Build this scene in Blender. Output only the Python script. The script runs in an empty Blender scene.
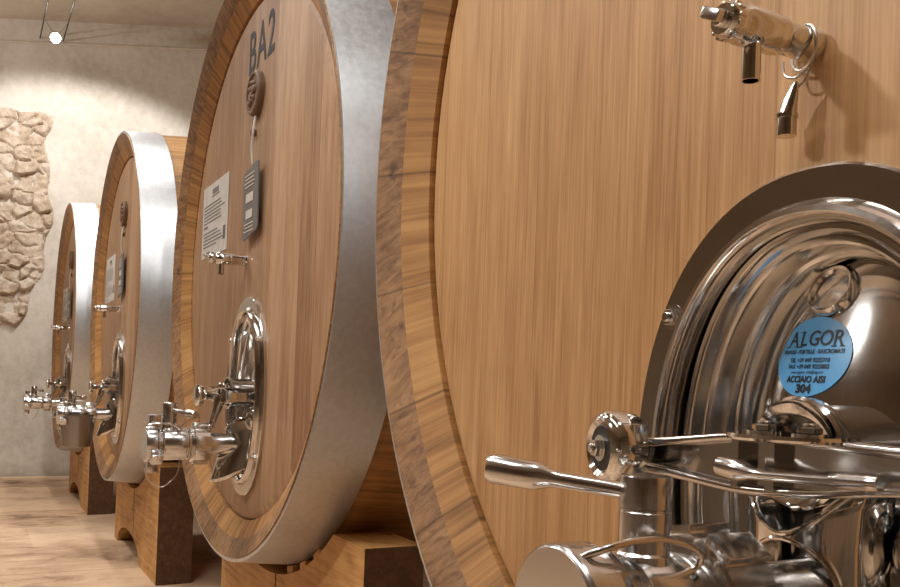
import bpy, bmesh, math, random
from math import pi, sin, cos, sqrt, atan2
from mathutils import Vector, Matrix
random.seed(4)
SC = bpy.context.scene
COL = SC.collection

# ------------------------------------------------------------------ materials
class NT:
    def __init__(s, name):
        m = bpy.data.materials.new(name); m.use_nodes = True
        s.m = m; s.t = m.node_tree; s.b = s.t.nodes['Principled BSDF']
    def n(s, typ, **kw):
        o = s.t.nodes.new(typ)
        for k, v in kw.items():
            if k in o.inputs: o.inputs[k].default_value = v
            else: setattr(o, k, v)
        return o
    def l(s, a, b): s.t.links.new(a, b)
    def math(s, op, a, b=None, c=None):
        o = s.n('ShaderNodeMath', operation=op)
        for i, v in enumerate((a, b, c)):
            if v is None: continue
            if isinstance(v, (int, float)): o.inputs[i].default_value = v
            else: s.l(v, o.inputs[i])
        return o.outputs[0]
    def obj(s): return s.n('ShaderNodeTexCoord').outputs['Object']
    def sep(s, v):
        o = s.n('ShaderNodeSeparateXYZ'); s.l(v, o.inputs[0]); return o.outputs
    def comb(s, x, y, z):
        o = s.n('ShaderNodeCombineXYZ')
        for i, v in enumerate((x, y, z)):
            if isinstance(v, (int, float)): o.inputs[i].default_value = v
            else: s.l(v, o.inputs[i])
        return o.outputs[0]
    def noise(s, vec, scale, detail=4, rough=.55, dist=0):
        o = s.n('ShaderNodeTexNoise'); o.inputs['Scale'].default_value = scale
        o.inputs['Detail'].default_value = detail; o.inputs['Roughness'].default_value = rough
        o.inputs['Distortion'].default_value = dist
        s.l(vec, o.inputs['Vector']); return o.outputs[0]
    def white(s, v):
        o = s.n('ShaderNodeTexWhiteNoise', noise_dimensions='1D'); s.l(v, o.inputs['W']); return o.outputs[0]
    def ramp(s, f, stops):
        o = s.n('ShaderNodeValToRGB'); e = o.color_ramp.elements
        while len(e) < len(stops): e.new(.5)
        for x, (p, c) in zip(e, stops):
            x.position = p; x.color = (*c, 1) if len(c) == 3 else c
        s.l(f, o.inputs[0]); return o.outputs[0]
    def mix(s, f, a, b, mode='MIX'):
        o = s.n('ShaderNodeMix', data_type='RGBA', blend_type=mode)
        for i, v in ((0, f), (6, a), (7, b)):
            if isinstance(v, (int, float)): o.inputs[i].default_value = v
            elif isinstance(v, tuple): o.inputs[i].default_value = (*v, 1)
            else: s.l(v, o.inputs[i])
        return o.outputs[2]
    def bump(s, h, strength=.2, dist=.01):
        o = s.n('ShaderNodeBump'); o.inputs['Strength'].default_value = strength
        o.inputs['Distance'].default_value = dist
        s.l(h, o.inputs['Height']); s.l(o.outputs[0], s.b.inputs['Normal'])
    def base(s, c):
        if isinstance(c, tuple): s.b.inputs['Base Color'].default_value = (*c, 1)
        else: s.l(c, s.b.inputs['Base Color'])
    def rough(s, r):
        if isinstance(r, (int, float)): s.b.inputs['Roughness'].default_value = r
        else: s.l(r, s.b.inputs['Roughness'])

def lin(r, g, b):
    f = lambda c: ((c/255+.055)/1.055)**2.4 if c > 10 else c/255/12.92
    return (f(r), f(g), f(b))

def head_wood(name, dark, mid, light, plank=.13, offs=0., stain=None):
    """vertical planks with fine vertical grain"""
    t = NT(name); x, y, z = t.sep(t.obj())
    pid = t.math('FLOOR', t.math('ADD', t.math('DIVIDE', x, plank), offs))
    rnd = t.white(pid)
    xs = t.math('ADD', x, t.math('MULTIPLY', rnd, 7.))
    zz = t.math('ADD', z, t.math('MULTIPLY', rnd, 3.))
    v = t.comb(t.math('MULTIPLY', xs, 1.), y, t.math('MULTIPLY', zz, .06))
    g1 = t.noise(v, 42, 5, .6, .3)
    g2 = t.noise(t.comb(xs, y, t.math('MULTIPLY', zz, .02)), 230, 3, .6)
    fl = t.noise(t.comb(xs, y, t.math('MULTIPLY', zz, .25)), 14, 3, .5, 1.2)
    f = t.math('ADD', t.math('MULTIPLY', g1, .34), t.math('ADD', t.math('MULTIPLY', g2, .46), t.math('MULTIPLY', fl, .2)))
    f = t.math('ADD', f, t.math('MULTIPLY', t.math('SUBTRACT', rnd, .5), .14))
    c = t.ramp(f, [(.33, dark), (.5, mid), (.66, light)])
    if stain:
        s2 = t.noise(t.comb(xs, y, t.math('MULTIPLY', zz, .12)), 9, 4, .6)
        c = t.mix(t.ramp(s2, [(.52, (0, 0, 0)), (.75, (.75, .75, .75))]), c, stain)
    fr = t.math('FRACT', t.math('ADD', t.math('DIVIDE', x, plank), offs))
    ed = t.math('MINIMUM', fr, t.math('SUBTRACT', 1., fr))
    line = t.ramp(ed, [(.0, (.72, .72, .72)), (.014, (1, 1, 1))])
    c = t.mix(1., c, line, 'MULTIPLY')
    t.base(c); t.rough(.48); t.b.inputs['Specular IOR Level'].default_value = .35
    t.bump(f, .12, .004)
    return t.m

def stave_wood(name, dark, mid, light, n=26, end=False):
    """staves round the cask: colour by angle, grain along the axis (y)"""
    t = NT(name); x, y, z = t.sep(t.obj())
    a = t.math('DIVIDE', t.math('ARCTAN2', x, z), 2*pi/n)
    a = t.math('ADD', a, .35)
    rnd = t.white(t.math('FLOOR', a))
    r = t.math('SQRT', t.math('ADD', t.math('MULTIPLY', x, x), t.math('MULTIPLY', z, z)))
    if end:
        tang = t.math('MULTIPLY', a, .24)
        v = t.comb(t.math('ADD', tang, t.math('MULTIPLY', r, t.math('SUBTRACT', rnd, .3))), t.math('MULTIPLY', r, .35), rnd)
        g1 = t.noise(v, 70, 5, .65, .6); fl = t.noise(t.comb(x, y, z), 9, 4, .6)
    else:
        v = t.comb(t.math('MULTIPLY', a, .24), t.math('MULTIPLY', y, .05), t.math('MULTIPLY', rnd, 5.))
        g1 = t.noise(v, 60, 5, .62, .5); fl = t.noise(t.comb(t.math('MULTIPLY', a, .24), y, rnd), 10, 3, .5)
    f = t.math('ADD', t.math('MULTIPLY', g1, .7), t.math('MULTIPLY', fl, .3))
    f = t.math('ADD', f, t.math('MULTIPLY', t.math('SUBTRACT', rnd, .5), .16))
    c = t.ramp(f, [(.33, dark), (.5, mid), (.67, light)])
    if end:
        k = t.noise(t.comb(x, y, z), 24, 3, .5)
        c = t.mix(t.ramp(k, [(.62, (0, 0, 0)), (.72, (.6, .6, .6))]), c, tuple(d*.45 for d in dark))
    fr = t.math('FRACT', a); ed = t.math('MINIMUM', fr, t.math('SUBTRACT', 1., fr))
    c = t.mix(1., c, t.ramp(ed, [(.0, (.45, .45, .45)), (.016, (1, 1, 1))]), 'MULTIPLY')
    t.base(c); t.rough(.55); t.bump(f, .15, .004)
    return t.m

def block_wood(name, dark, mid, light):
    t = NT(name); x, y, z = t.sep(t.obj())
    g1 = t.noise(t.comb(t.math('MULTIPLY', x, .08), y, z), 45, 5, .6, .8)
    fl = t.noise(t.comb(x, y, z), 5, 4, .6, .5)
    f = t.math('ADD', t.math('MULTIPLY', g1, .6), t.math('MULTIPLY', fl, .4))
    t.base(t.ramp(f, [(.33, dark), (.5, mid), (.68, light)])); t.rough(.6); t.bump(f, .2, .004)
    return t.m

def metal(name, col, rough, brushed=None, bump=.0):
    t = NT(name); t.b.inputs['Metallic'].default_value = 1
    v = t.obj()
    if brushed:
        x, y, z = t.sep(v)
        w = t.comb(t.math('MULTIPLY', x, brushed[0]), t.math('MULTIPLY', y, brushed[1]), t.math('MULTIPLY', z, brushed[2]))
        g = t.noise(w, 60, 4, .6)
        t.rough(t.math('ADD', t.math('MULTIPLY', g, .22), rough - .1))
        k = .82
        t.base(t.ramp(g, [(.3, tuple(c*k for c in col)), (.7, col)]))
        if bump: t.bump(g, bump, .002)
    else:
        g = t.noise(v, 22, 3, .5)
        t.rough(t.math('ADD', t.math('MULTIPLY', g, .06), rough - .03)); t.base(col)
        if bump: t.bump(g, bump, .004)
    return t.m

def hoop_mat():
    t = NT('galvanised_steel'); t.b.inputs['Metallic'].default_value = .96
    x, y, z = t.sep(t.obj())
    a = t.math('ARCTAN2', x, z)
    g = t.noise(t.comb(t.math('MULTIPLY', a, 1.2), t.math('MULTIPLY', y, 9), 0.), 5, 5, .65)
    s = t.noise(t.comb(x, y, z), 60, 3, .6)
    d = t.noise(t.comb(x, t.math('MULTIPLY', y, .5), z), 7, 5, .65)
    f = t.math('ADD', t.math('MULTIPLY', g, .15), t.math('ADD', t.math('MULTIPLY', s, .45), t.math('MULTIPLY', d, .4)))
    t.base(t.ramp(f, [(.36, (.56, .585, .605)), (.62, (.68, .705, .73))]))
    t.rough(t.math('ADD', t.math('MULTIPLY', f, .3), .27)); t.bump(f, .06, .004)
    return t.m

def plain(name, col, rough=.6, metallic=0.):
    t = NT(name); g = t.noise(t.obj(), 30, 3, .5)
    t.base(t.ramp(g, [(.3, tuple(c*.88 for c in col)), (.7, col)]))
    t.rough(rough); t.b.inputs['Metallic'].default_value = metallic
    return t.m

def emit(name, col, s):
    t = NT(name); t.base((0.02, .02, .02)); t.b.inputs['Emission Color'].default_value = (*col, 1)
    t.b.inputs['Emission Strength'].default_value = s
    return t.m

def plaster(name, dark, mid, light, sc=1.):
    t = NT(name); v = t.obj()
    a = t.noise(v, 1.3*sc, 6, .6, .4); b = t.noise(v, 14*sc, 5, .65)
    f = t.math('ADD', t.math('MULTIPLY', a, .6), t.math('MULTIPLY', b, .4))
    c = t.ramp(f, [(.34, dark), (.5, mid), (.64, light)])
    t.base(c); t.rough(.85); t.bump(f, .35, .02)
    return t, c

def wall_mat():
    t, c = plaster('lime_plaster', lin(190, 180, 166), lin(212, 204, 192), lin(224, 218, 208))
    x, y, z = t.sep(t.obj())
    n = t.noise(t.comb(x, y, z), 5, 4, .6)
    damp = t.math('ADD', z, t.math('MULTIPLY', t.math('SUBTRACT', n, .5), .28))   # damp foot of the wall
    c2 = t.mix(t.ramp(damp, [(.0, (.55, .55, .55)), (.14, (.0, .0, .0))]), c, lin(120, 105, 88))
    t.base(c2); return t.m

def stone_mat():
    t = NT('rubble_stone'); v = t.obj()
    a = t.noise(v, 9, 6, .65, .3); b = t.noise(v, 45, 4, .6); w = t.noise(v, 2.6, 2, .5)
    f = t.math('ADD', t.math('MULTIPLY', a, .45), t.math('ADD', t.math('MULTIPLY', b, .25), t.math('MULTIPLY', w, .3)))
    t.base(t.ramp(f, [(.33, lin(146, 124, 102)), (.47, lin(190, 170, 148)), (.64, lin(220, 208, 192))]))
    t.rough(.9); t.bump(f, .5, .02); return t.m

def floor_mat():
    t = NT('stone_tiles'); x, y, z = t.sep(t.obj())
    n = t.noise(t.comb(x, t.math('MULTIPLY', y, .6), z), 6, 6, .66, 1.0)
    m = t.noise(t.comb(x, y, z), 1.7, 4, .6, .5)
    row = t.math('DIVIDE', t.math('ADD', x, 6.54), .735)
    rid = t.math('FLOOR', row)
    colm = t.math('ADD', t.math('DIVIDE', y, .9), t.math('MULTIPLY', rid, .37))
    rnd = t.white(t.math('ADD', t.math('MULTIPLY', rid, 13.7), t.math('FLOOR', colm)))
    f = t.math('ADD', t.math('MULTIPLY', n, .5), t.math('ADD', t.math('MULTIPLY', m, .4), t.math('MULTIPLY', rnd, .1)))
    c = t.ramp(f, [(.36, lin(128, 100, 76)), (.46, lin(186, 154, 124)), (.58, lin(212, 182, 150))])
    def edge(v, w):
        fr = t.math('FRACT', v); e = t.math('MINIMUM', fr, t.math('SUBTRACT', 1., fr))
        return t.ramp(e, [(0., (.62, .56, .5)), (w, (1, 1, 1))])
    c = t.mix(1., c, edge(row, .012), 'MULTIPLY')
    t.base(c); t.rough(.62); t.bump(f, .3, .01); return t.m

M = {}
M['head_new'] = head_wood('pale_oak', lin(160, 118, 76), lin(190, 147, 101), lin(208, 168, 122), .15, .37)
M['head_old'] = head_wood('aged_oak', lin(130, 96, 68), lin(164, 129, 97), lin(186, 153, 120), .14, .2, lin(132, 92, 62))
M['stave'] = stave_wood('oak_staves', lin(116, 78, 40), lin(166, 120, 68), lin(194, 148, 90))
M['stave_end'] = stave_wood('oak_end_grain', lin(92, 64, 42), lin(142, 106, 72), lin(172, 134, 94), end=True)
M['cradle'] = block_wood('oak_block', lin(136, 92, 46), lin(190, 140, 80), lin(212, 166, 104))
M['cradle_shaded'] = block_wood('oak_block_shaded', lin(66, 44, 28), lin(92, 64, 42), lin(114, 82, 56))  # darker copy of the block wood, shade put into the colour
M['hoop'] = hoop_mat()
M['polish'] = metal('polished_steel', (.71, .70, .68), .08, bump=.03)
M['bar'] = metal('cast_steel', (.62, .61, .60), .12, bump=.05)
M['satin'] = metal('satin_steel', (.70, .69, .67), .17)
M['brush'] = metal('turned_steel', (.70, .69, .68), .18, (.02, 14, .02))
M['dish'] = metal('pressed_steel', (.70, .69, .67), .12, bump=.05)
M['flange'] = metal('flange_steel', (.62, .59, .55), .13, bump=.22)
M['dark'] = plain('dark_rubber', (.02, .018, .016), .5)
M['wire'] = metal('wire_steel', (.62, .6, .57), .3)
M['paper'] = plain('paper', lin(205, 200, 192), .8)
M['ink'] = plain('printed_ink', lin(120, 118, 118), .8)
M['stencil'] = plain('stencil_paint', lin(74, 74, 76), .75)
M['slate'] = plain('slate_grey_plate', lin(112, 108, 104), .5)
M['carved'] = plain('carved_wood', lin(120, 94, 72), .6)
M['lead'] = plain('seal_white', lin(205, 200, 190), .5)
M['blue'] = plain('blue_sticker', lin(92, 164, 216), .35)
M['bink'] = plain('black_ink', (.012, .013, .018), .5)
M['bucket'] = metal('bucket_steel', (.36, .35, .33), .32)
M['wall'] = wall_mat(); M['stone'] = stone_mat(); M['floor'] = floor_mat()
M['ceiling'] = plaster('ceiling_plaster', lin(190, 178, 162), lin(204, 192, 176), lin(212, 202, 188), .8)[0].m
M['dim'] = plaster('dimmed_plaster', lin(140, 126, 108), lin(160, 145, 126), lin(176, 160, 140))[0].m  # unseen walls, colour darkened to give the steel dark reflections
M['trim'] = plain('trim_plaster', lin(216, 204, 188), .8)
M['black'] = plain('black_cable', (.03, .028, .026), .5)
M['lens'] = emit('lamp_lens', (1., .97, .92), 90)

# ------------------------------------------------------------------ mesh helpers
def obj(name, bm, mats, parent=None, loc=(0, 0, 0), smooth=True, angle=38):
    me = bpy.data.meshes.new(name)
    bmesh.ops.recalc_face_normals(bm, faces=bm.faces)
    if smooth:
        for f in bm.faces: f.smooth = True
        for e in bm.edges:
            if len(e.link_faces) == 2 and e.calc_face_angle(0) > math.radians(angle): e.smooth = False
    bm.to_mesh(me); bm.free()
    if not isinstance(mats, (list, tuple)): mats = [mats]
    for m in mats: me.materials.append(m)
    o = bpy.data.objects.new(name, me); COL.objects.link(o)
    o.location = loc
    if parent: o.parent = parent
    return o
def thing(name, label, cat, loc=(0, 0, 0), group=None, scale=1.):
    o = bpy.data.objects.new(name, None); COL.objects.link(o)
    o.location = loc; o.scale = (scale,)*3; o.empty_display_size = .1
    o['label'] = label; o['category'] = cat
    if group: o['group'] = group
    return o
def struct(o): o['kind'] = 'structure'; return o
def B(): return bmesh.new()

def basis(d, up=None):
    d = Vector(d).normalized()
    u = Vector(up) if up else (Vector((0, 0, 1)) if abs(d.z) < .9 else Vector((1, 0, 0)))
    a = u.cross(d).normalized(); b = d.cross(a)
    return a, b, d
def rings(bm, rs, cap0=True, cap1=True, mat=0, close=False):
    V = [[bm.verts.new(p) for p in r] for r in rs]
    n = len(V[0]); fs = []
    seq = list(zip(V[:-1], V[1:])) + ([(V[-1], V[0])] if close else [])
    for a, b in seq:
        for i in range(n):
            j = (i+1) % n
            fs.append(bm.faces.new((a[i], a[j], b[j], b[i])))
    if not close:
        if cap0: fs.append(bm.faces.new(V[0]))
        if cap1: fs.append(bm.faces.new(V[-1]))
    for f in fs: f.material_index = mat
    return V
def lathe(bm, o, d, prof, n=32, cap0=True, cap1=True, mat=0, ph=0):
    a, b, d = basis(d); o = Vector(o)
    rs = [[o + d*h + (a*cos(2*pi*i/n+ph) + b*sin(2*pi*i/n+ph))*max(r, 1e-5) for i in range(n)] for r, h in prof]
    return rings(bm, rs, cap0, cap1, mat)
def cyl(bm, o, d, r, h0, h1, n=28, bev=0., mat=0, ph=0):
    if bev: pr = [(r-bev, h0), (r, h0+bev), (r, h1-bev), (r-bev, h1)]
    else: pr = [(r, h0), (r, h1)]
    lathe(bm, o, d, pr, n, mat=mat, ph=ph)
def tube(bm, pts, rad, n=12, closed=False, mat=0):
    P = [Vector(p) for p in pts]; m = len(P)
    R = rad if isinstance(rad, (list, tuple)) else [rad]*m
    rs = []; ref = None
    for i in range(m):
        if closed: t = P[(i+1) % m] - P[i-1]
        else: t = P[min(i+1, m-1)] - P[max(i-1, 0)]
        t.normalize()
        if ref is None: ref = basis(t)[0]
        a = (ref - t*ref.dot(t)).normalized(); ref = a; b = t.cross(a)
        rs.append([P[i] + (a*cos(2*pi*k/n) + b*sin(2*pi*k/n))*R[i] for k in range(n)])
    rings(bm, rs, mat=mat, close=closed)
def smooth_path(pts, k=6):
    P = [Vector(p) for p in pts]; out = []
    for i in range(len(P)-1):
        p0 = P[max(i-1, 0)]; p1 = P[i]; p2 = P[i+1]; p3 = P[min(i+2, len(P)-1)]
        for j in range(k):
            t = j/k
            out.append(.5*((2*p1)+(p2-p0)*t+(2*p0-5*p1+4*p2-p3)*t*t+(3*p1-p0-3*p2+p3)*t**3))
    return out + [P[-1]]
def box(bm, c, s, rot=None, bev=0., mat=0):
    r = bmesh.ops.create_cube(bm, size=1.)
    mt = Matrix.Translation(c) @ (rot.to_4x4() if rot else Matrix.Identity(4)) @ Matrix.Diagonal((*s, 1))
    bmesh.ops.transform(bm, matrix=mt, verts=r['verts'])
    fs = set(f for v in r['verts'] for f in v.link_faces)
    for f in fs: f.material_index = mat
    if bev:
        es = list(set(e for v in r['verts'] for e in v.link_edges))
        bmesh.ops.bevel(bm, geom=es, offset=bev, segments=2, affect='EDGES', profile=.6)
def prism(bm, poly, depth, mat=0, side=None):
    """poly of 3-D points, pushed along depth vector"""
    d = Vector(depth)
    a = [bm.verts.new(p) for p in poly]; b = [bm.verts.new(Vector(p)+d) for p in poly]
    n = len(a)
    bm.faces.new(a).material_index = mat; bm.faces.new(b[::-1]).material_index = mat
    for i in range(n):
        f = bm.faces.new((a[i], b[i], b[(i+1) % n], a[(i+1) % n]))
        f.material_index = mat if side is None else side
def bevel_all(bm, off, seg=2, ang=30):
    es = [e for e in bm.edges if len(e.link_faces) == 2 and e.calc_face_angle(0) > math.radians(ang)]
    bmesh.ops.bevel(bm, geom=es, offset=off, segments=seg, affect='EDGES', profile=.6)
def sell(cx, cz, a, b, y, n=96, e=2.15):
    out = []
    for i in range(n):
        t = 2*pi*i/n; c, s = cos(t), sin(t)
        out.append((cx + a*math.copysign(abs(c)**(2/e), c), y, cz + b*math.copysign(abs(s)**(2/e), s)))
    return out
def text_bm(s, size, fn, extrude=.0006, bold=0., sx=1., shear=0., spacing=1.):
    """letters as a mesh: laid out flat, then every point goes through fn(u, v, w)"""
    cu = bpy.data.curves.new('lettering', 'FONT'); cu.body = s; cu.size = size; cu.extrude = extrude
    cu.align_x = 'CENTER'; cu.align_y = 'CENTER'; cu.offset = bold; cu.shear = shear; cu.space_character = spacing
    cu.resolution_u = 4
    o = bpy.data.objects.new('lettering', cu); COL.objects.link(o)
    dg = bpy.context.evaluated_depsgraph_get()
    me = bpy.data.meshes.new_from_object(o.evaluated_get(dg))
    bm = B(); bm.from_mesh(me)
    bpy.data.objects.remove(o); bpy.data.meshes.remove(me); bpy.data.curves.remove(cu)
    for v in bm.verts: v.co = Vector(fn(v.co.x*sx, v.co.y, v.co.z))
    return bm
def merge(bm, other):
    me = bpy.data.meshes.new('tmp'); other.to_mesh(me); other.free(); bm.from_mesh(me); bpy.data.meshes.remove(me)

# ------------------------------------------------------------------ the casks
REC = .056            # how deep the head sits behind the rim
RI = .868             # radius where the head meets the staves
RE, YE = .925, .025   # inner edge of the bevelled rim
CASKS = [   # x, y, z of the head's middle, radius
    (0., 0., 0., 1.),
    (-2.3455, .0645, .0382, 1.0068),
    (-4.743, -.0064, .0086, .986),
    (-7.1204, -.0651, -.0076, .9907)]
FLOOR = -1.40
LEN = 2.1
HZ, HB = -.462, .327
HATCH = [(-.003, .246), (.055, .220), (.055, .220), (.055, .220)]     # hatch middle and half width
def radius_at(y):
    return .985 + .075*sin(pi*min(max(y/LEN, 0), 1))

def make_cask(k, hw, label):
    x, y, z, r = CASKS[k]
    root = thing('wine_cask', label, 'barrel', (x, y, z - r), 'large oak casks lying in a row', r)
    at = (0, 0, 1)
    n = 156
    def circ(rr, yy): return [(rr*sin(2*pi*i/n), yy, rr*cos(2*pi*i/n)) for i in range(n)]
    # staves: outer skin, end faces, inside of the chime
    bm = B()
    ys = [i/24*LEN for i in range(25)]
    out = [circ(radius_at(v), v) for v in ys]
    VV = rings(bm, out, False, False, 0)
    back = rings(bm, [circ(radius_at(LEN), LEN), circ(RI, LEN), circ(RI-.004, LEN-REC)], False, True, 0)
    rings(bm, [circ(radius_at(0), 0), circ(RE+.003, YE-.001), circ(RE, YE+.001)], False, False, 1)
    rings(bm, [circ(RE, YE+.001), circ(RI+.001, REC), circ(RI, REC+.05)], False, False, 0)
    bmesh.ops.remove_doubles(bm, verts=bm.verts, dist=1e-5)
    obj('staves', bm, [M['stave'], M['stave_end']], root, at)
    # head: flat disc with a chamfered edge in a groove
    bm = B()
    hx, ha = HATCH[k]
    hole = sell(hx, HZ, ha-.02, HB-.02, REC, n)
    outer = []
    for (px, _, pz) in hole:        # the head is cut out for the hatch
        dx, dz = px-hx, pz-HZ; L = sqrt(dx*dx+dz*dz); dx /= L; dz /= L
        q = hx*dx+HZ*dz; rr = RI-.026
        t_ = -q+sqrt(q*q-(hx*hx+HZ*HZ-rr*rr)); outer.append((hx+dx*t_, HZ+dz*t_))
    f_ = lambda rad, yy: [(a_*rad/(RI-.026), yy, b_*rad/(RI-.026)) for a_, b_ in outer]
    rings(bm, [f_(RI-.001, REC+.03), f_(RI-.003, REC+.010), f_(RI-.026, REC), hole, [(a_, REC+.05, b_) for a_, _, b_ in hole]], False, False)
    obj('head', bm, hw, root, at)
    for (y0, y1) in ((.004, .178), (LEN-.178, LEN-.004)):
        bm = B(); t = .006
        pr = []
        m = 6
        for i in range(m+1): v = y0+(y1-y0)*i/m; pr.append((radius_at(v)+.006+t, v))
        for i in range(m, -1, -1): v = y0+(y1-y0)*i/m; pr.append((radius_at(v)+.001, v))
        rings(bm, [circ(a, b) for a, b in pr], close=True)
        obj('hoop', bm, M['hoop'], root, at)
    return root, at

# --- the hatch in the lower half of a head
VZ = [-.545, -.618, -.618, -.618]      # height of the outlet
HX, HA = HATCH[0]
DY0, DY1 = .108, .050
DY0, DY1, DD = .122, .066, .108
def dome(x, z):
    a, b = HA-DD, HB-DD*.84
    rho = (abs((x-HX)/a)**2.15 + abs((z-HZ)/b)**2.15)**(1/2.15)
    return DY0 - (DY0-DY1)*(1-min(rho, 1.)**2)
def dome_n(x, z):
    h = .004
    return Vector(((dome(x+h, z)-dome(x-h, z))/(2*h), -1, (dome(x, z+h)-dome(x, z-h))/(2*h))).normalized()
def hexbolt(bm, o, d, r, h):
    cyl(bm, o, d, r*1.45, 0, h*.25, 20)
    cyl(bm, o, d, r, h*.25, h, 6, r*.12)
    cyl(bm, o, d, r*.55, h, h*1.35, 14, r*.1)

def make_hatch(root, at, k):
    global HX, HA
    HX, HA = HATCH[k]
    bm = B(); N = 112
    S = lambda d, y: sell(HX, HZ, HA-d, HB-d, y, N)
    prof = [(0, REC), (0, .047), (.003, .044), (.034, .044), (.037, .037), (.042, .031), (.048, .030), (.053, .034), (.056, .043), (.057, .06), (.057, .15), (.075, .15)]
    rings(bm, [S(*p) for p in prof], False, False)
    fl = obj('hatch', bm, M['flange'], root, at)
    fl['label'] = 'oval polished steel hatch set low in the cask head'
    # bolts round the flange
    for i, t in enumerate((.62, 2.52, 3.75, 5.65, 1.57, 4.71)):
        c, s = cos(t), sin(t); a, b = HA-.021, HB-.021
        if i >= 4: continue
        px, pz = HX+a*math.copysign(abs(c)**(2/2.15), c), HZ+b*math.copysign(abs(s)**(2/2.15), s)
        bb = B(); hexbolt(bb, (px, .046, pz), (0, -1, 0), .0105, .012)
        obj('bolt', bb, M['satin'], fl)
    # door
    bm = B()
    prof = [(.062, .15), (.062, .072), (.0635, .062), (.068, .056), (.074, .056), (.078, .061), (.080, .070), (.083, .074), (.087, .072), (.090, .074), (.092, .084), (.094, .100), (.098, .103), (.101, .102), (.104, .106), (DD, DY0)]
    S2 = lambda d, y: sell(HX, HZ, HA-d, HB-d*.84, y, N)
    rs = [S2(*p) for p in prof]
    for q in (.93, .84, .72, .58, .44, .3, .16, .06):
        rs.append(sell(HX, HZ, (HA-DD)*q, (HB-DD*.84)*q, DY0-(DY0-DY1)*(1-q*q), N))
    rings(bm, rs, False, True)
    # pressed boss near the top of the door, a ridge running down from it
    bx, bz = -.020, -.254
    nn = dome_n(bx, bz)
    lathe(bm, Vector((bx, dome(bx, bz), bz))-nn*.004, nn, [(.030, 0), (.0285, .009), (.0262, .013), (.0235, .012), (.0215, .008), (.014, .0085), (.001, .011)], 36, False, True)
    rp = [(-.049, -.268), (-.066, -.290), (-.082, -.325), (-.090, -.375)]
    tube(bm, smooth_path([(a_, dome(a_, b_)-.001, b_) for a_, b_ in rp], 6), .004, 10)
    obj('hatch_door', bm, M['dish'], fl)
    cz = 0. if k == 0 else -.035          # the clamp sits a little lower on the older hatches
    MX = .04 if k == 0 else .06; Y0 = -.066 if k == 0 else -.030
    q_ = lambda P: [(a_, b_+cz) for a_, b_ in P]
    bm = B()
    lathe(bm, (MX-.004, .09, -.418+cz), (0, -1, 0), [(.046, 0), (.046, .07), (.052, .085), (.053, .098), (.050, .101), (.047, .096), (.030, .085), (.0, .080)], 40)
    obj('hub', bm, M['polish'], fl)
    bm = B()
    if k == 0:
        top = q_([(-.112, -.419), (-.047, -.412), (.011, -.405), (.073, -.403), (.123, -.405), (.164, -.406), (.225, -.407)])
        bot = q_([(.225, -.432), (.164, -.437), (.096, -.447), (.025, -.452), (-.045, -.448), (-.119, -.444)])
    else:
        top = q_([(-.13, -.415), (-.06, -.412), (.011, -.405), (.073, -.404), (.14, -.412), (.185, -.417)])
        bot = q_([(.185, -.438), (.14, -.442), (.096, -.447), (.025, -.452), (-.06, -.448), (-.13, -.440)])
    prism(bm, [(a, Y0+.012, b) for a, b in top+bot], (0, .012, 0))
    for line, rr in ((top, .0046), (bot, .0042)):
        tube(bm, smooth_path([(a, Y0+.004, b) for a, b in line], 5), rr, 10)
        tube(bm, smooth_path([(a, Y0+.022, b) for a, b in line], 5), rr, 10)
    box(bm, (.018, Y0+.006, -.428+cz), (.008, .014, .044)); box(bm, (.058, Y0+.006, -.428+cz), (.010, .014, .042))
    e1 = bot[0]
    box(bm, (e1[0]-.004, Y0+.035, e1[1]+.009), (.018, .10, .030), bev=.005)
    obj('clamp_bar', bm, M['bar'], fl)
    bm = B(); lathe(bm, (.076, Y0+.004, -.4035+cz), (0, 0, 1), [(.053, 0), (.054, .002), (.053, .005)], 40)
    for px in (.050, .098): hexbolt(bm, (px, Y0+.0, -.3985+cz), (0, 0, 1), .0105, .008)
    obj('bolted_plate', bm, M['polish'], fl)
    if k == 0:
        # swivel end: thick disc with a nut in a dark washer
        bm = B(); o = (-.128, -.094, -.426); d = Vector((-.22, -.97, -.02))
        lathe(bm, o, d, [(.024, -.034), (.036, -.026), (.0395, -.012), (.0395, .004), (.036, .010), (.029, .013), (.0245, .009), (.0, .008)], 36)
        lathe(bm, (-.118, -.080, -.455), (0, 0, 1), [(.012, -.012), (.012, .03)], 20)
        obj('swivel_end', bm, M['polish'], fl)
        bm = B(); dn = d.normalized(); q = Vector(o)+dn*.0085
        lathe(bm, q, d, [(.0235, 0), (.0235, .0015), (.0, .0015)], 28); obj('washer', bm, M['dark'], fl)
        bm = B(); hexbolt(bm, q+dn*.001, d, .0095, .010); obj('nut', bm, M['satin'], fl)
        bm = B(); box(bm, (-.098, -.084, -.427), (.014, .02, .056), bev=.002); obj('stop_block', bm, M['satin'], fl)
        # tommy bar in front of the cross bar
        bm = B(); ty = -.088
        P = [(.018, ty, -.4295), (.022, ty, -.430), (.036, ty, -.4315), (.048, ty, -.4325), (.056, ty, -.433), (.072, ty, -.4335), (.140, ty, -.4305)]
        tube(bm, P, [.005, .009, .0098, .0092, .0060, .0046, .0046], 18)
        lathe(bm, (.138, ty, -.4305), (1, 0, .05), [(.006, 0)] + [(.006+.0008*(i % 2), .004+i*.004) for i in range(9)] + [(.006, .042)], 18)
        obj('tommy_bar', bm, M['satin'], fl)
    else:
        # round clamp knob standing out on a short screw
        bm = B(); o = (.0, Y0+.012, -.43+cz)
        lathe(bm, o, (0, -1, 0), [(.022, -.03), (.024, .0), (.014, .008), (.0125, .02), (.0125, .045), (.016, .050), (.014, .056), (.012, .06)], 24)
        lathe(bm, o, (0, -1, 0), [(.014, .056), (.034, .060), (.038, .068), (.036, .078), (.028, .083), (.0, .086)], 30)
        obj('clamp_knob', bm, M['polish'], fl)
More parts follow.
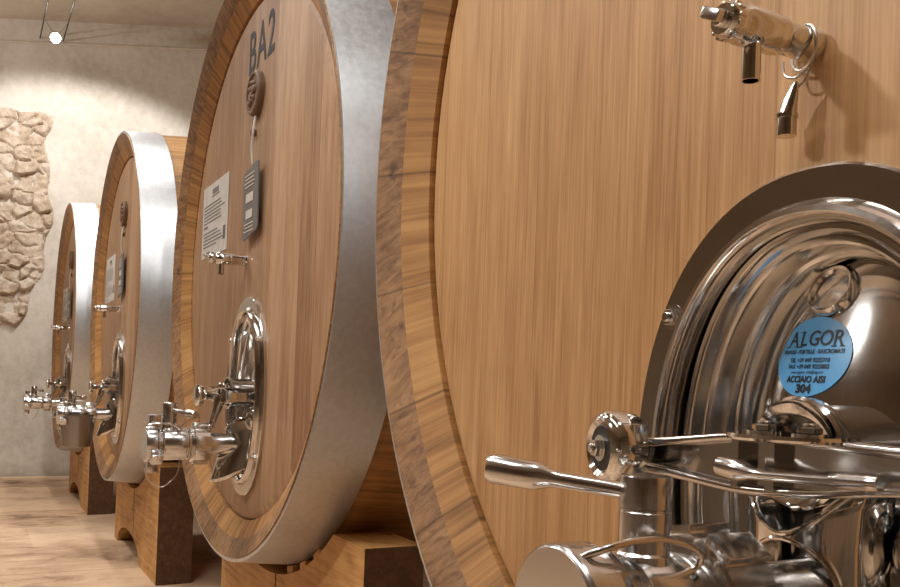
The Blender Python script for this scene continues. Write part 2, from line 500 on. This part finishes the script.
        bm = B(); lathe(bm, (.06, Y0-.005, -.445+cz), (0, -.3, -1), [(.016, -.02), (.018, .0), (.012, .05), (.010, .09)], 18)
        obj('link', bm, M['polish'], fl)
    # curved sheet shroud round the outlet, with a hole for the pipe
    bm = B(); cx = MX - (.014 if k == 0 else 0.); n = 40; hw = .068
    zc = VZ[k]; zo = zc+.545
    zt = lambda th: -.452+zo - .042*sin(th)**3 + .010*cos(th)
    def plan(th, z):
        w = 1 - .07*max(0., 1-abs((z-zc-.03)/.07)**1.6)      # waist
        return (cx + hw*cos(th)*w, .075 - (.085 + (0. if k == 0 else .30*max(0., zc+.02-z)))*max(0., sin(th))**(.45 if k == 0 else 1.), z)
    def hole(th):
        u = (cos(th))/.78
        return .046*sqrt(max(0, 1-u*u))
    TH = [pi*i/n for i in range(n+1)]
    drop = .125 if k == 0 else .075
    zb = lambda th: zc-.05-drop*sin(th)**.6
    rows = []
    for th in TH:
        h = hole(th); a = zt(th); b = zc+h; c = zc-h; d_ = zb(th)
        rows.append([plan(th, a+(b-a)*j/5) for j in range(6)] + [plan(th, c+(d_-c)*j/6) for j in range(7)])
    V = [[bm.verts.new(p) for p in r_] for r_ in rows]
    for i in range(n):
        for j in list(range(5))+list(range(6, 12)):
            bm.faces.new((V[i][j], V[i+1][j], V[i+1][j+1], V[i][j+1]))
    bmesh.ops.remove_doubles(bm, verts=bm.verts, dist=1e-6)
    tube(bm, [plan(th, zt(th)) for th in TH], .0028, 8)
    hb = [plan(th, zc+hole(th)) for th in TH if hole(th) > 0]; tube(bm, hb, .0024, 8)
    bracket = obj('outlet_shroud', bm, M['polish'], fl)
    md = bracket.modifiers.new('thick', 'SOLIDIFY'); md.thickness = .004
    # side knob of the door
    bm = B(); lathe(bm, (.130, .09, -.50+cz), (0, -1, 0), [(.042, 0), (.042, .02), (.038, .036), (.028, .048), (.014, .055), (.001, .057)], 36)
    obj('knob', bm, M['dish'], fl)
    return fl

def castle(bm, o, d, r, h0, h1, n=8):
    """slotted union nut"""
    lathe(bm, o, d, [(r*.86, h0), (r*.93, h0+.003), (r*.93, h1-.003), (r*.86, h1)], 40)
    a, b, dd = basis(d)
    for i in range(n):
        t = 2*pi*i/n+.2
        u = a*cos(t)+b*sin(t)
        rot = Matrix((u, dd, u.cross(dd))).transposed()
        box(bm, Vector(o)+dd*((h0+h1)/2)+u*(r*.93), (r*.22, (h1-h0)*.9, r*.46), rot, .002)

def make_valve(root, at, k):
    X, Z = (.04 if k == 0 else .06), VZ[k]; pr_ = .029 if k == 0 else .036; lever = 'front' if k == 0 else 'side'; chain = k > 0
    o = (X, 0, Z); d = (0, -1, 0)
    n0 = .092 if k == 0 else .066; n1 = n0+.054
    e0 = .244 if k == 0 else .228
    bm = B()
    bs = .0455 if k == 0 else .0525
    lathe(bm, o, d, [(pr_+.006, -.09), (pr_+.006, -.02), (pr_+.003, -.014), (pr_, -.01), (pr_, n0-.004), (.040, n0)], 36)
    lathe(bm, o, d, [(.040, n1-.002), (bs-.004, n1), (bs-.001, n1+.005), (bs-.001, n1+.014), (bs-.006, n1+.016), (bs-.006, n1+.020), (bs, n1+.023), (bs, .205), (bs-.002, .208), (bs-.002, .211), (bs, .214), (bs, e0-.015), (bs-.006, e0-.012), (bs-.006, e0+.01)], 44)
    va = obj('outlet_valve', bm, M['brush'], root, at); va['label'] = 'steel outlet valve standing out from the hatch'
    bm = B(); castle(bm, o, d, .064 if k == 0 else .064, n0, n1); obj('union_nut', bm, M['satin'], va)
    bm = B()
    lathe(bm, o, d, [(.044, e0-.003), (.053, e0), (.0585, e0+.004), (.0585, e0+.030), (.0575, e0+.034), (.055, e0+.036), (.0, e0+.036)], 48)
    lr, ls = (.0475, .020) if k == 0 else (.070, .042)
    for t in ((pi/2-.5, pi/2+2.2, -pi/2+.1) if k == 0 else (pi/2, pi/2+2.1, pi/2-2.1, -pi/2)):
        u = Vector((cos(t), 0, sin(t))); rot = Matrix((u, Vector((0, 1, 0)), u.cross(Vector((0, 1, 0))))).transposed()
        box(bm, Vector((X, -e0-.008, Z))+u*lr, (ls, .026 if k == 0 else .036, .034), rot, .004)
    obj('end_cap', bm, M['brush'], va)
    # stem
    s0 = (X, -.190, Z)
    bm = B(); lathe(bm, s0, (0, 0, 1), [(.0235, .034), (.0235, .046), (.0215, .048), (.0215, .0805), (.0205, .0815), (.0205, .083), (.0215, .084), (.0215, .108), (.0205, .110)], 32)
    obj('stem', bm, M['brush'], va)
    bm = B()
    if lever == 'front':
        tip = Vector((X-.095, -.285, Z+.108)); st = Vector((X, -.190, Z+.094))
    else:
        st = Vector((X, -.190, Z+.108)); tip = st + Vector((.115, .055, -.012))
    L = (tip-st); 
    tube(bm, [st+L*q for q in (0., .1, .55, .60, .66, .70, .96, 1.)], [.007, .007, .0072, .0085, .0115, .0125, .0130, .0115], 20)
    if lever != 'front': lathe(bm, s0, (0, 0, 1), [(.0225, .09), (.0225, .125), (.019, .13)], 24)
    obj('lever', bm, M['satin'], va)
    # bent wire bail in front of the stem
    bm = B()
    tube(bm, smooth_path([(X+.02, -.272, Z+.050), (X+.032, -.26, Z+.058), (X+.036, -.232, Z+.064), (X+.036, -.20, Z+.064), (X+.036, -.172, Z+.056), (X+.034, -.160, Z+.046), (X+.030, -.166, Z+.036), (X+.03, -.195, Z+.030)], 6), .003, 10)
    obj('wire_bail', bm, M['satin'], va)
    if chain:
        bm = B(); tube(bm, smooth_path([(X+.01, -.262, Z-.075), (X+.01, -.245, Z-.115), (X+.01, -.205, Z-.135), (X+.01, -.165, Z-.10), (X+.01, -.155, Z-.05)], 6), .0022, 8)
        obj('cap_chain', bm, M['wire'], va)
    return va

def make_tap(root, at, cap):
    X, Z = -.013, -.009; o = (X, 0, Z); d = (0, -1, 0)
    bm = B()
    lathe(bm, o, d, [(.0175, -.058), (.0175, -.052), (.0162, -.049), (.0162, -.012), (.0175, -.010), (.019, -.006), (.0195, .0), (.0188, .003), (.0195, .006), (.0195, .044), (.0172, .047), (.0172, .052), (.0180, .056), (.0180, .064), (.0145, .069), (.0, .069)], 36)
    tp = obj('sampling_tap', bm, M['polish'], root, at); tp['label'] = 'small steel sampling tap in the middle of the head'
    bm = B()
    cyl(bm, (X, -.069, Z), d, .0085, 0, .006, 18, .001)
    rot = Matrix.Rotation(math.radians(28), 3, 'Y')
    box(bm, (X-.003, -.078, Z+.003), (.026, .010, .012), rot, .003)
    for i in range(14):
        t = 2*pi*i/14; box(bm, (X+.0178*cos(t), -.060, Z+.0178*sin(t)), (.004, .008, .004), Matrix.Rotation(-t, 3, 'Y'), .001)
    obj('wing_screw', bm, M['satin'], tp)
    bm = B()
    lathe(bm, (X, -.029, Z-.016), (0, 0, -1), [(.0092, 0), (.0092, .036), (.0075, .036), (.0075, .004)], 24, False, True)
    obj('spout', bm, M['polish'], tp)
    if cap:
        bm = B()
        loop = [(X+.020*cos(t)*1.0, .044-.006*cos(t*1.0), Z-.004+.022*sin(t)) for t in [i*2*pi/28 for i in range(28)]]
        tube(bm, loop, .0016, 8, True)
        tube(bm, smooth_path([(X+.014, .042, Z-.020), (X+.011, .040, Z-.030), (X+.008, .037, Z-.040), (X+.004, .034, Z-.046), (X+.003, .032, Z-.048)], 5), .0013, 8)
        tube(bm, smooth_path([(X-.018, .036, Z-.014), (X-.014, .034, Z-.030), (X+.0, .034, Z-.036), (X+.012, .036, Z-.030)], 5), .0013, 8)
        obj('wire_loop', bm, M['wire'], tp)
        bm = B(); c = Vector((X-.008, .032, Z-.042))
        # spout cap: a folded tongue on a short tube
        n = 18; rs = []
        for h, rx, ry, ox in ((0., .0025, .0025, .010), (.007, .006, .004, .007), (.018, .0085, .0065, .003), (.027, .0092, .0085, .001), (.034, .0098, .0098, 0), (.052, .0098, .0098, 0)):
            rs.append([(c.x+ox+rx*cos(2*pi*i/n), c.y+ry*sin(2*pi*i/n), c.z-h) for i in range(n)])
        rings(bm, rs)
        lathe(bm, (c.x, c.y, c.z), (0, 0, -1), [(.0112, .030), (.0112, .034)], 22)
        obj('hanging_cap', bm, M['polish'], tp)
    return tp

# --- things on the old heads
def make_badge(root, at, carved=True):
    bm = B(); cx, cz = .050, .540
    lathe(bm, (cx, REC, cz), (0, -1, 0), [(.074, 0), (.074, .018), (.069, .024), (.062, .024), (.060, .018), (.030, .019), (.0, .021)], 40)
    random.seed(7)
    for i in range(19):      # carved grapes and leaf lumps
        a = random.uniform(0, 2*pi); q = .042*sqrt(random.random())
        r_ = bmesh.ops.create_uvsphere(bm, u_segments=10, v_segments=6, radius=.011)
        bmesh.ops.translate(bm, verts=r_['verts'], vec=(cx+q*cos(a), REC-.018, cz+q*sin(a)))
    b = obj('carved_badge', bm, M['carved'], root, at); b['label'] = 'round carved dark wood badge'
def make_paper(root, at, barcode=True):
    x0, x1, z0, z1 = -.69, -.292, .066, .352
    bm = B(); box(bm, ((x0+x1)/2, REC-.0015, (z0+z1)/2), (x1-x0, .0012, z1-z0))
    p = obj('paper_sheet', bm, M['paper'], root, at); p['label'] = 'white printed paper sheet'
    bm = B(); random.seed(11); Y = REC-.0026
    def line(xa, xb, z, h=.004): box(bm, ((xa+xb)/2, Y, z), (xb-xa, .0008, h))
    line(-.535, -.445, .318, .020); line(-.55, -.43, .300, .004)
    z = .272
    while z > .10:
        if z > .20 or z < .175:
            line(-.665, -.665+random.uniform(.20, .335), z, .0045)
        z -= .0135
    line(-.665, -.60, .188, .010)
    for i in range(9): line(-.352+.004*i, -.352+.004*i+.0022, .135, .05)
    line(-.66, -.55, .084, .006)
    obj('printing', bm, M['ink'], p)
def make_tag(k, label):
    """slate coloured tag that hangs from a pin by a wire with a white seal"""
    x, y, z, r = CASKS[k]
    t = thing('hanging_tag', label, 'tag', (x+.068, y+REC-.02, z+.300), 'tags hanging on the old cask heads')
    bm = B(); prism(bm, [(-.088, 0, -.024), (-.08, 0, -.017), (.075, 0, .003), (.086, 0, -.004), (.098, 0, -.215), (.09, 0, -.224), (-.064, 0, -.246), (-.074, 0, -.24)], (0, .004, 0))
    obj('plate', bm, M['slate'], t)
    bm = B()
    for (zz, w, h) in ((-.108, .085, .030), (-.163, .075, .028)): box(bm, (0, -.0012, zz), (w, .0012, h))
    for i in range(4): box(bm, (-.01, -.0012, -.03-.013*i), (.12-.02*(i % 2), .001, .004))
    for i in range(3): box(bm, (-.0, -.0012, -.195-.012*i), (.11-.02*(i % 2), .001, .004))
    obj('printing', bm, M['lead'], t)
    bm = B(); tube(bm, smooth_path([(-.01, .012, .175), (.012, .0, .12), (.006, -.002, .06), (.010, .002, .0)], 6), .004, 8)
    obj('cord', bm, M['lead'], t)
    bm = B(); lathe(bm, (-.035, .012, .118), (0, -1, 0), [(.013, -.006), (.013, .006), (.004, .010)], 16)
    obj('pin', bm, M['carved'], t)

def stencil(root, at, s):
    fn = lambda u, v, w: (.065+u, REC-.0008+w*.2, .700+v)
    bm = text_bm(s, .205, fn, .002, .0025, .80, 0, 1.12)
    # stencil bridges are gaps: thin strips of bare oak are left by cutting the letters into halves
    o = obj('stencilled_code', bm, M['stencil'], root, at, smooth=False)
    o['label'] = 'dark stencilled letters'

c1, at = make_cask(0, M['head_new'], 'nearest and palest oak cask, with a blue sticker on its steel hatch')
make_hatch(c1, at, 0); make_valve(c1, at, 0); make_tap(c1, at, True)
c2, at = make_cask(1, M['head_old'], 'oak cask stencilled BA2 with a wide steel hoop, second nearest in the row')
make_hatch(c2, at, 1); make_valve(c2, at, 1); make_tap(c2, at, False); make_badge(c2, at); make_paper(c2, at); stencil(c2, at, 'BA2')
c3, at = make_cask(2, M['head_old'], 'oak cask with a grey bucket under its valve, third in the row')
make_hatch(c3, at, 2); make_valve(c3, at, 2); make_tap(c3, at, False); make_badge(c3, at); make_paper(c3, at)
c4, at = make_cask(3, M['head_old'], 'farthest oak cask, standing beside the rough stone patch of the wall')
make_hatch(c4, at, 3); make_valve(c4, at, 3); make_tap(c4, at, False); make_badge(c4, at); make_paper(c4, at)
make_tag(1, 'dark grey tag hanging beside the paper sheet on the BA2 cask')
make_tag(2, 'small grey tag hanging on the cask that has the grey bucket')
make_tag(3, 'tiny grey tag hanging on the farthest cask of the row')

# blue sticker on the first hatch
def on_dome(u, v, w):
    x, z = -.029+u*.9, -.323+v*.9
    return (x, dome(x, z)-.0012-w, z)
HX, HA = HATCH[0]
hatch1 = next(o for o in c1.children if o.name.startswith('hatch'))
bm = B(); n = 48; ctr = bm.verts.new(on_dome(0, 0, 0)); prev = None
for j in range(1, 9):
    ring = [bm.verts.new(on_dome(.056*j/8*cos(2*pi*i/n), .047*j/8*sin(2*pi*i/n), 0)) for i in range(n)]
    for i in range(n):
        if prev: bm.faces.new((prev[i], prev[(i+1) % n], ring[(i+1) % n], ring[i]))
        else: bm.faces.new((ctr, ring[i], ring[(i+1) % n]))
    prev = ring
st = obj('round_sticker', bm, M['blue'], hatch1); st['label'] = 'round blue maker sticker with black print'
bm = B()
def put(s, size, dv, bold=0., sx=1., du=0., shear=0.):
    merge(bm, text_bm(s, size, lambda u, v, w: on_dome(u+du, v+dv, .0006+w*.3), .0003, bold, sx, shear))
# serifs of the big name
def bar(u0, u1, v0, v1):
    r_ = bmesh.ops.create_cube(bm, size=1.)
    for v in r_['verts']:
        v.co = Vector(on_dome((u0+u1)/2+v.co.x*(u1-u0), (v0+v1)/2+v.co.y*(v1-v0), .0007+v.co.z*.0004))
for ch, du in zip('ALGOR', (-.031, -.0140, .002, .0195, .036)): put(ch, .0255, .0205, .0002, .92, du)
for du, dv, w in ((-.0405, .0118, .008), (-.0245, .0118, .008), (-.0180, .0118, .007), (-.0180, .0288, .007), (.0315, .0118, .007), (.0315, .0288, .006), (.0425, .0118, .006), (.0085, .0215, .007)):
    bar(du-w/2, du+w/2, dv-.0005, dv+.0005)
put('VALVOLE - PORTELLE - GASCROMATI', .0070, .0055, .0001, .80)
put('TEL +39 049 9225710', .0072, -.0045, .0001, .95)
put('FAX +39 049 9225802', .0072, -.0120, .0001, .95)
put('www.algor.it  info@algor.it', .0050, -.0185, 0, .9)
put('ACCIAIO AISI', .0105, -.0270, .0004, .95)
put('304', .0135, -.0380, .0006, 1.15)
obj('sticker_print', bm, M['bink'], hatch1, smooth=False)

# ------------------------------------------------------------------ cradles
def make_cradle(k, label):
    x, y, z, r = CASKS[k]
    zf = FLOOR - z
    t = thing('cask_cradle', label, 'cradle', (x+.16, y+.15, FLOOR), 'wooden cradles under the casks')
    off = Vector((-.16, 0, -FLOOR+z))
    ra = 1.045*r; y1 = .17
    def arc(xa, xb, n=12): return [(xa+(xb-xa)*i/n, -sqrt(ra*ra-(xa+(xb-xa)*i/n)**2)) for i in range(n+1)]
    xt = sqrt(ra*ra-.83**2)
    def arch(xv):   # underside opening
        u = (xv+.03)/.40
        return zf + (.125*sqrt(max(0, 1-u*u)) if abs(u) < 1 else 0)
    N = 16
    def under(xa, xb): return [(xa+(xb-xa)*i/N, arch(xa+(xb-xa)*i/N)) for i in range(N+1)]
    right = arc(.150, xt) + [(.87, -.83), (.87, zf), (.37, zf)] + under(.3699, .150)
    left = arc(-.55, .140) + under(.140, -.4299) + [(-.43, zf), (-.55, zf)]
    for poly in (left, right):
        bm = B(); prism(bm, [(p[0]+off.x, 0, p[1]+off.z) for p in poly], (0, y1, 0), 0)
        bmesh.ops.remove_doubles(bm, verts=bm.verts, dist=1e-5)
        bm.normal_update()
        for f in bm.faces:
            if abs(f.normal.x) > .9 or f.normal.z > .95: f.material_index = 1  # side faces and flat tops take the shaded wood colour
        obj('block', bm, [M['cradle'], M['cradle_shaded']], t, smooth=False)
    for xa in (-.40, -.25, -.10, .24, .36, .48):      # packing wedges between hoop and saddle
        zc = -sqrt(1.034*r*1.034*r-xa*xa); a = atan2(xa, -zc)
        bm = B(); box(bm, (xa+off.x, .08, zc+off.z), (.055, .13, .030), Matrix.Rotation(-a, 3, 'Y'), .003)
        obj('wedge', bm, M['cradle'], t)
make_cradle(0, 'wooden cradle under the nearest pale cask')
make_cradle(1, 'wooden cradle under the BA2 cask, with wedges under the hoop')
make_cradle(2, 'wooden cradle with an arched foot under the third cask')
make_cradle(3, 'wooden cradle nearest the far wall, under the farthest cask')

# ------------------------------------------------------------------ bucket under the third valve
x, y, z, r = CASKS[2]
bk = thing('bucket', 'grey metal bucket hanging below the valve of the third cask', 'bucket', (x+.06, y-.155, z-.790))
bm = B()
lathe(bm, (0, 0, 0), (0, 0, 1), [(.074, 0), (.078, .003), (.094, .17), (.098, .173), (.098, .179), (.092, .179), (.075, .008)], 36, True, True)
obj('pail', bm, M['bucket'], bk)
bm = B(); tube(bm, smooth_path([(0, -.097, .168), (.0, -.09, .20), (0, -.045, .245), (0, 0, .252), (0, .045, .245), (0, .09, .20), (0, .097, .168)], 6), .003, 8)
obj('bail', bm, M['wire'], bk)

# ------------------------------------------------------------------ room
XL, XR, YF, YB = -8.87, 4.6, -6.5, 3.0
def quad(name, pts, mat, parent=None, loc=(0, 0, 0)):
    bm = B(); bm.faces.new([bm.verts.new(p) for p in pts]); return struct(obj(name, bm, mat, parent, loc, smooth=False))
bm = B(); box(bm, ((XL+XR)/2, (YF+YB)/2, FLOOR-.05), (XR-XL+.4, YB-YF+.4, .1)); struct(obj('floor', bm, M['floor'], smooth=False))
cz = [(YF-.2, 2.88), (-.9, 2.93), (1.7, 3.39), (YB+.2, 3.5)]
rail = [(YF-.2, 2.7), (-.95, 2.70), (1.7, 3.16), (YB+.2, 3.3)]
bm = B(); prism(bm, [(XL-.2, a, b) for a, b in cz] + [(XL-.2, a, b+.15) for a, b in cz[::-1]], (XR-XL+.4, 0, 0)); struct(obj('ceiling', bm, M['ceiling'], smooth=False))
H = 4.8
wl = bm = B(); box(bm, (-.1, (YF+YB)/2, H/2), (.2, YB-YF+.4, H)); wl = struct(obj('wall_left', bm, M['wall'], None, (XL, 0, FLOOR), smooth=False))
bm = B(); box(bm, (.1, (YF+YB)/2, H/2), (.2, YB-YF+.4, H)); struct(obj('wall_right', bm, M['dim'], None, (XR, 0, FLOOR), smooth=False))
bm = B(); box(bm, ((XL+XR)/2, .1, H/2), (XR-XL, .2, H)); struct(obj('wall_back', bm, M['wall'], None, (0, YB, FLOOR), smooth=False))
bm = B(); box(bm, ((XL+XR)/2, -.1, H/2), (XR-XL, .2, H)); struct(obj('wall_front', bm, M['dim'], None, (0, YF, FLOOR), smooth=False))
# thin plaster edge where wall and ceiling meet
bm = B(); tube(bm, [(XL+.008, a, b) for a, b in rail], .013, 8); struct(obj('trim_1', bm, M['trim']))

# exposed rubble in the plaster: packed stones, each bulging out of the mortar
bm = B(); random.seed(23)
cells = []
yy0, yy1, zz0, zz1 = -1.5, -.05, 1.42, 3.60        # z above the floor
seeds = []
tries = 0
while len(seeds) < 190 and tries < 20000:
    tries += 1
    p = (random.uniform(yy0-.1, yy1+.1), random.uniform(zz0-.1, zz1+.1))
    if all(((p[0]-q[0])/1.35)**2+(p[1]-q[1])**2 > (.055+.05*random.random())**2 for q, _, _ in seeds): seeds.append((p, random.uniform(.1, 1.), (random.uniform(-.45, .45), random.uniform(-.45, .45))))
def right_edge(zz):
    e = -.095 + .035*sin(zz*5.1+1) + .02*sin(zz*13.) 
    if zz < 1.95: e -= (1.95-zz)*.50
    return e
NY, NZ = 120, 190
from mathutils import noise as mnoise
G = []
for j in range(NZ+1):
    row = []
    for i in range(NY+1):
        u, v = yy0+(yy1-yy0)*i/NY, zz0+(zz1-zz0)*j/NZ
        wu = u+.05*mnoise.noise((u*7, v*7, 1)); wv = v+.05*mnoise.noise((u*7, v*7, 5))
        ds = sorted((sqrt(((wu-q[0])/1.35)**2+(wv-q[1])**2), h, (wu-q[0], wv-q[1]), s) for q, h, s in seeds)[:2]
        e = min(1., (ds[1][0]-ds[0][0])/(.03+.05*abs(mnoise.noise((u*3, v*3, 7)))))
        h = ds[0][1]*(1-(1-e)**2)*.062 + (ds[0][2][0]*ds[0][3][0]+ds[0][2][1]*ds[0][3][1])*.35*e
        h += .022*mnoise.noise((u*16, v*16, 3)) + .009*mnoise.noise((u*55, v*55, 8))
        ed = min(right_edge(v+.04*mnoise.noise((u*6, v*6, 2)))-u, v-zz0-.03-.04*mnoise.noise((u*8, 0, 0)), zz1-.06-.05*mnoise.noise((u*7, 1, 0))-v)
        k = max(-.6, min(1., ed/.03))
        row.append(bm.verts.new((.004+(h-.006)*k if k > 0 else -.02, u, v)))
    G.append(row)
for j in range(NZ):
    for i in range(NY):
        q = (G[j][i], G[j][i+1], G[j+1][i+1], G[j+1][i])
        if max(w.co.x for w in q) > -.015: bm.faces.new(q)
bmesh.ops.delete(bm, geom=[v for v in bm.verts if not v.link_faces], context='VERTS')
sp = obj('stone_patch', bm, M['stone'], wl); sp['label'] = 'patch of bare rubble stone in the plaster'

# ------------------------------------------------------------------ cable lamp at the far wall
LD = -.11
cl = thing('cable_light', 'small bright spotlight hung between two thin cables under the ceiling by the far wall', 'lamp', (XL, -.125, 2.82))
CY = [(-.235, 2.872), (-.028, 2.888)]
LX = -8.3
for yv, zv in CY:
    bm = B(); tube(bm, [(0, yv+.125, zv-2.82), (13.4, yv+.125, zv-2.82-.12)], .006, 8)
    c = obj('cable', bm, M['black'], cl)
    bm = B(); tube(bm, [(3.0, yv+.125, zv-2.82-.027), (3.12, yv+.125, zv-2.82-.028)], .016, 10); obj('tensioner', bm, M['black'], c)
bm = B()
for yv, zv in CY: tube(bm, [(LX-XL, yv+.125, zv-2.82-.005), (LX-XL+.02, 0, LD)], .005, 8)
lathe(bm, (LX-XL-.02, 0, LD), (1, -.25, -.25), [(.012, -.05), (.02, -.03), (.045, .02), (.048, .04), (.044, .04), (.040, .03)], 24, True, False)
obj('lamp_holder', bm, M['satin'], cl)
bm = B(); lathe(bm, (LX-XL-.02, 0, LD), (1, -.25, -.25), [(.042, .032), (.03, .044), (.0, .048)], 24)
obj('lamp_lens', bm, M['lens'], cl)

# ------------------------------------------------------------------ lights
def spot(name, loc, target, power, size, blend=.5, rad=.05, col=(1, .95, .88)):
    L = bpy.data.lights.new(name, 'SPOT'); L.energy = power; L.spot_size = math.radians(size); L.spot_blend = blend
    L.shadow_soft_size = rad; L.color = col
    o = bpy.data.objects.new(name, L); COL.objects.link(o); o.location = loc
    o.rotation_euler = (Vector(target)-Vector(loc)).to_track_quat('-Z', 'Y').to_euler()
    return o
def area(name, loc, target, power, sx, sy, col=(1, .95, .88)):
    L = bpy.data.lights.new(name, 'AREA'); L.energy = power; L.shape = 'RECTANGLE'; L.size = sx; L.spread = 2.3; L.size_y = sy; L.color = col
    o = bpy.data.objects.new(name, L); COL.objects.link(o); o.location = loc
    o.rotation_euler = (Vector(target)-Vector(loc)).to_track_quat('-Z', 'Y').to_euler()
    return o
W = (1., .975, .94)
# the same cable carries a spot over every cask
for i, lx in enumerate((-6.55, -4.25, -1.85, .55)):
    spot('cable_spot', (lx, -.13, 2.75), (lx-.2, -.45, -1.4), 78, 150, .35, .08, W)
spot('wall_spot', (-7.2, .25, 2.86), (-8.87, .15, -.75), 185, 114, .3, .06, (1, .985, .96))
# spots over the aisle in front of the casks
spot('aisle_spot', (-2.3, -3.7, 2.75), (-.0, 0, .1), 330, 60, .6, .16, W)
spot('aisle_spot', (-5.4, -3.7, 2.75), (-4.4, 0, -.1), 150, 60, .6, .16, W)
# two added area fills over the aisle, for ambient light and steel highlights
area('aisle_fill', (-4.6, -1.5, 2.88), (-4.6, -1.5, 0), 60, 2.6, .14, W)
area('aisle_fill', (-.6, -1.5, 2.88), (-.6, -1.5, 0), 60, 2.6, .14, W)
spot('ceiling_fill', (-6.6, -4.6, 1.2), (-7.1, -.4, 3.1), 520, 80, .9, .15, W)  # added unseen uplight that brightens the ceiling near the far wall

wd = bpy.data.worlds.new('room_air'); SC.world = wd; wd.use_nodes = True
wd.node_tree.nodes['Background'].inputs[0].default_value = (1, .93, .84, 1)
wd.node_tree.nodes['Background'].inputs[1].default_value = .05

# ------------------------------------------------------------------ camera
f_px, yaw, pitch, roll = 880.4756, -1.0748, .0148, .0364
fw = Vector((sin(yaw)*cos(pitch), cos(yaw)*cos(pitch), sin(pitch)))
r0 = Vector((cos(yaw), -sin(yaw), 0)); u0 = r0.cross(fw)
rr = r0*cos(roll)+u0*sin(roll); uu = -r0*sin(roll)+u0*cos(roll)
cam = bpy.data.cameras.new('camera'); co = bpy.data.objects.new('camera', cam); COL.objects.link(co)
mt = Matrix((rr, uu, -fw)).transposed().to_4x4(); mt.translation = Vector((.6011, -.6811, -.3668))
co.matrix_world = mt
cam.sensor_width = 36; cam.sensor_fit = 'HORIZONTAL'; cam.lens = f_px/900*36; cam.shift_y = 78.776/900
cam.clip_start = .02
SC.camera = co
vs = SC.view_settings; vs.view_transform = 'Standard'; vs.look = 'None'; vs.exposure = 0.; vs.gamma = 1; vs.use_curve_mapping = False
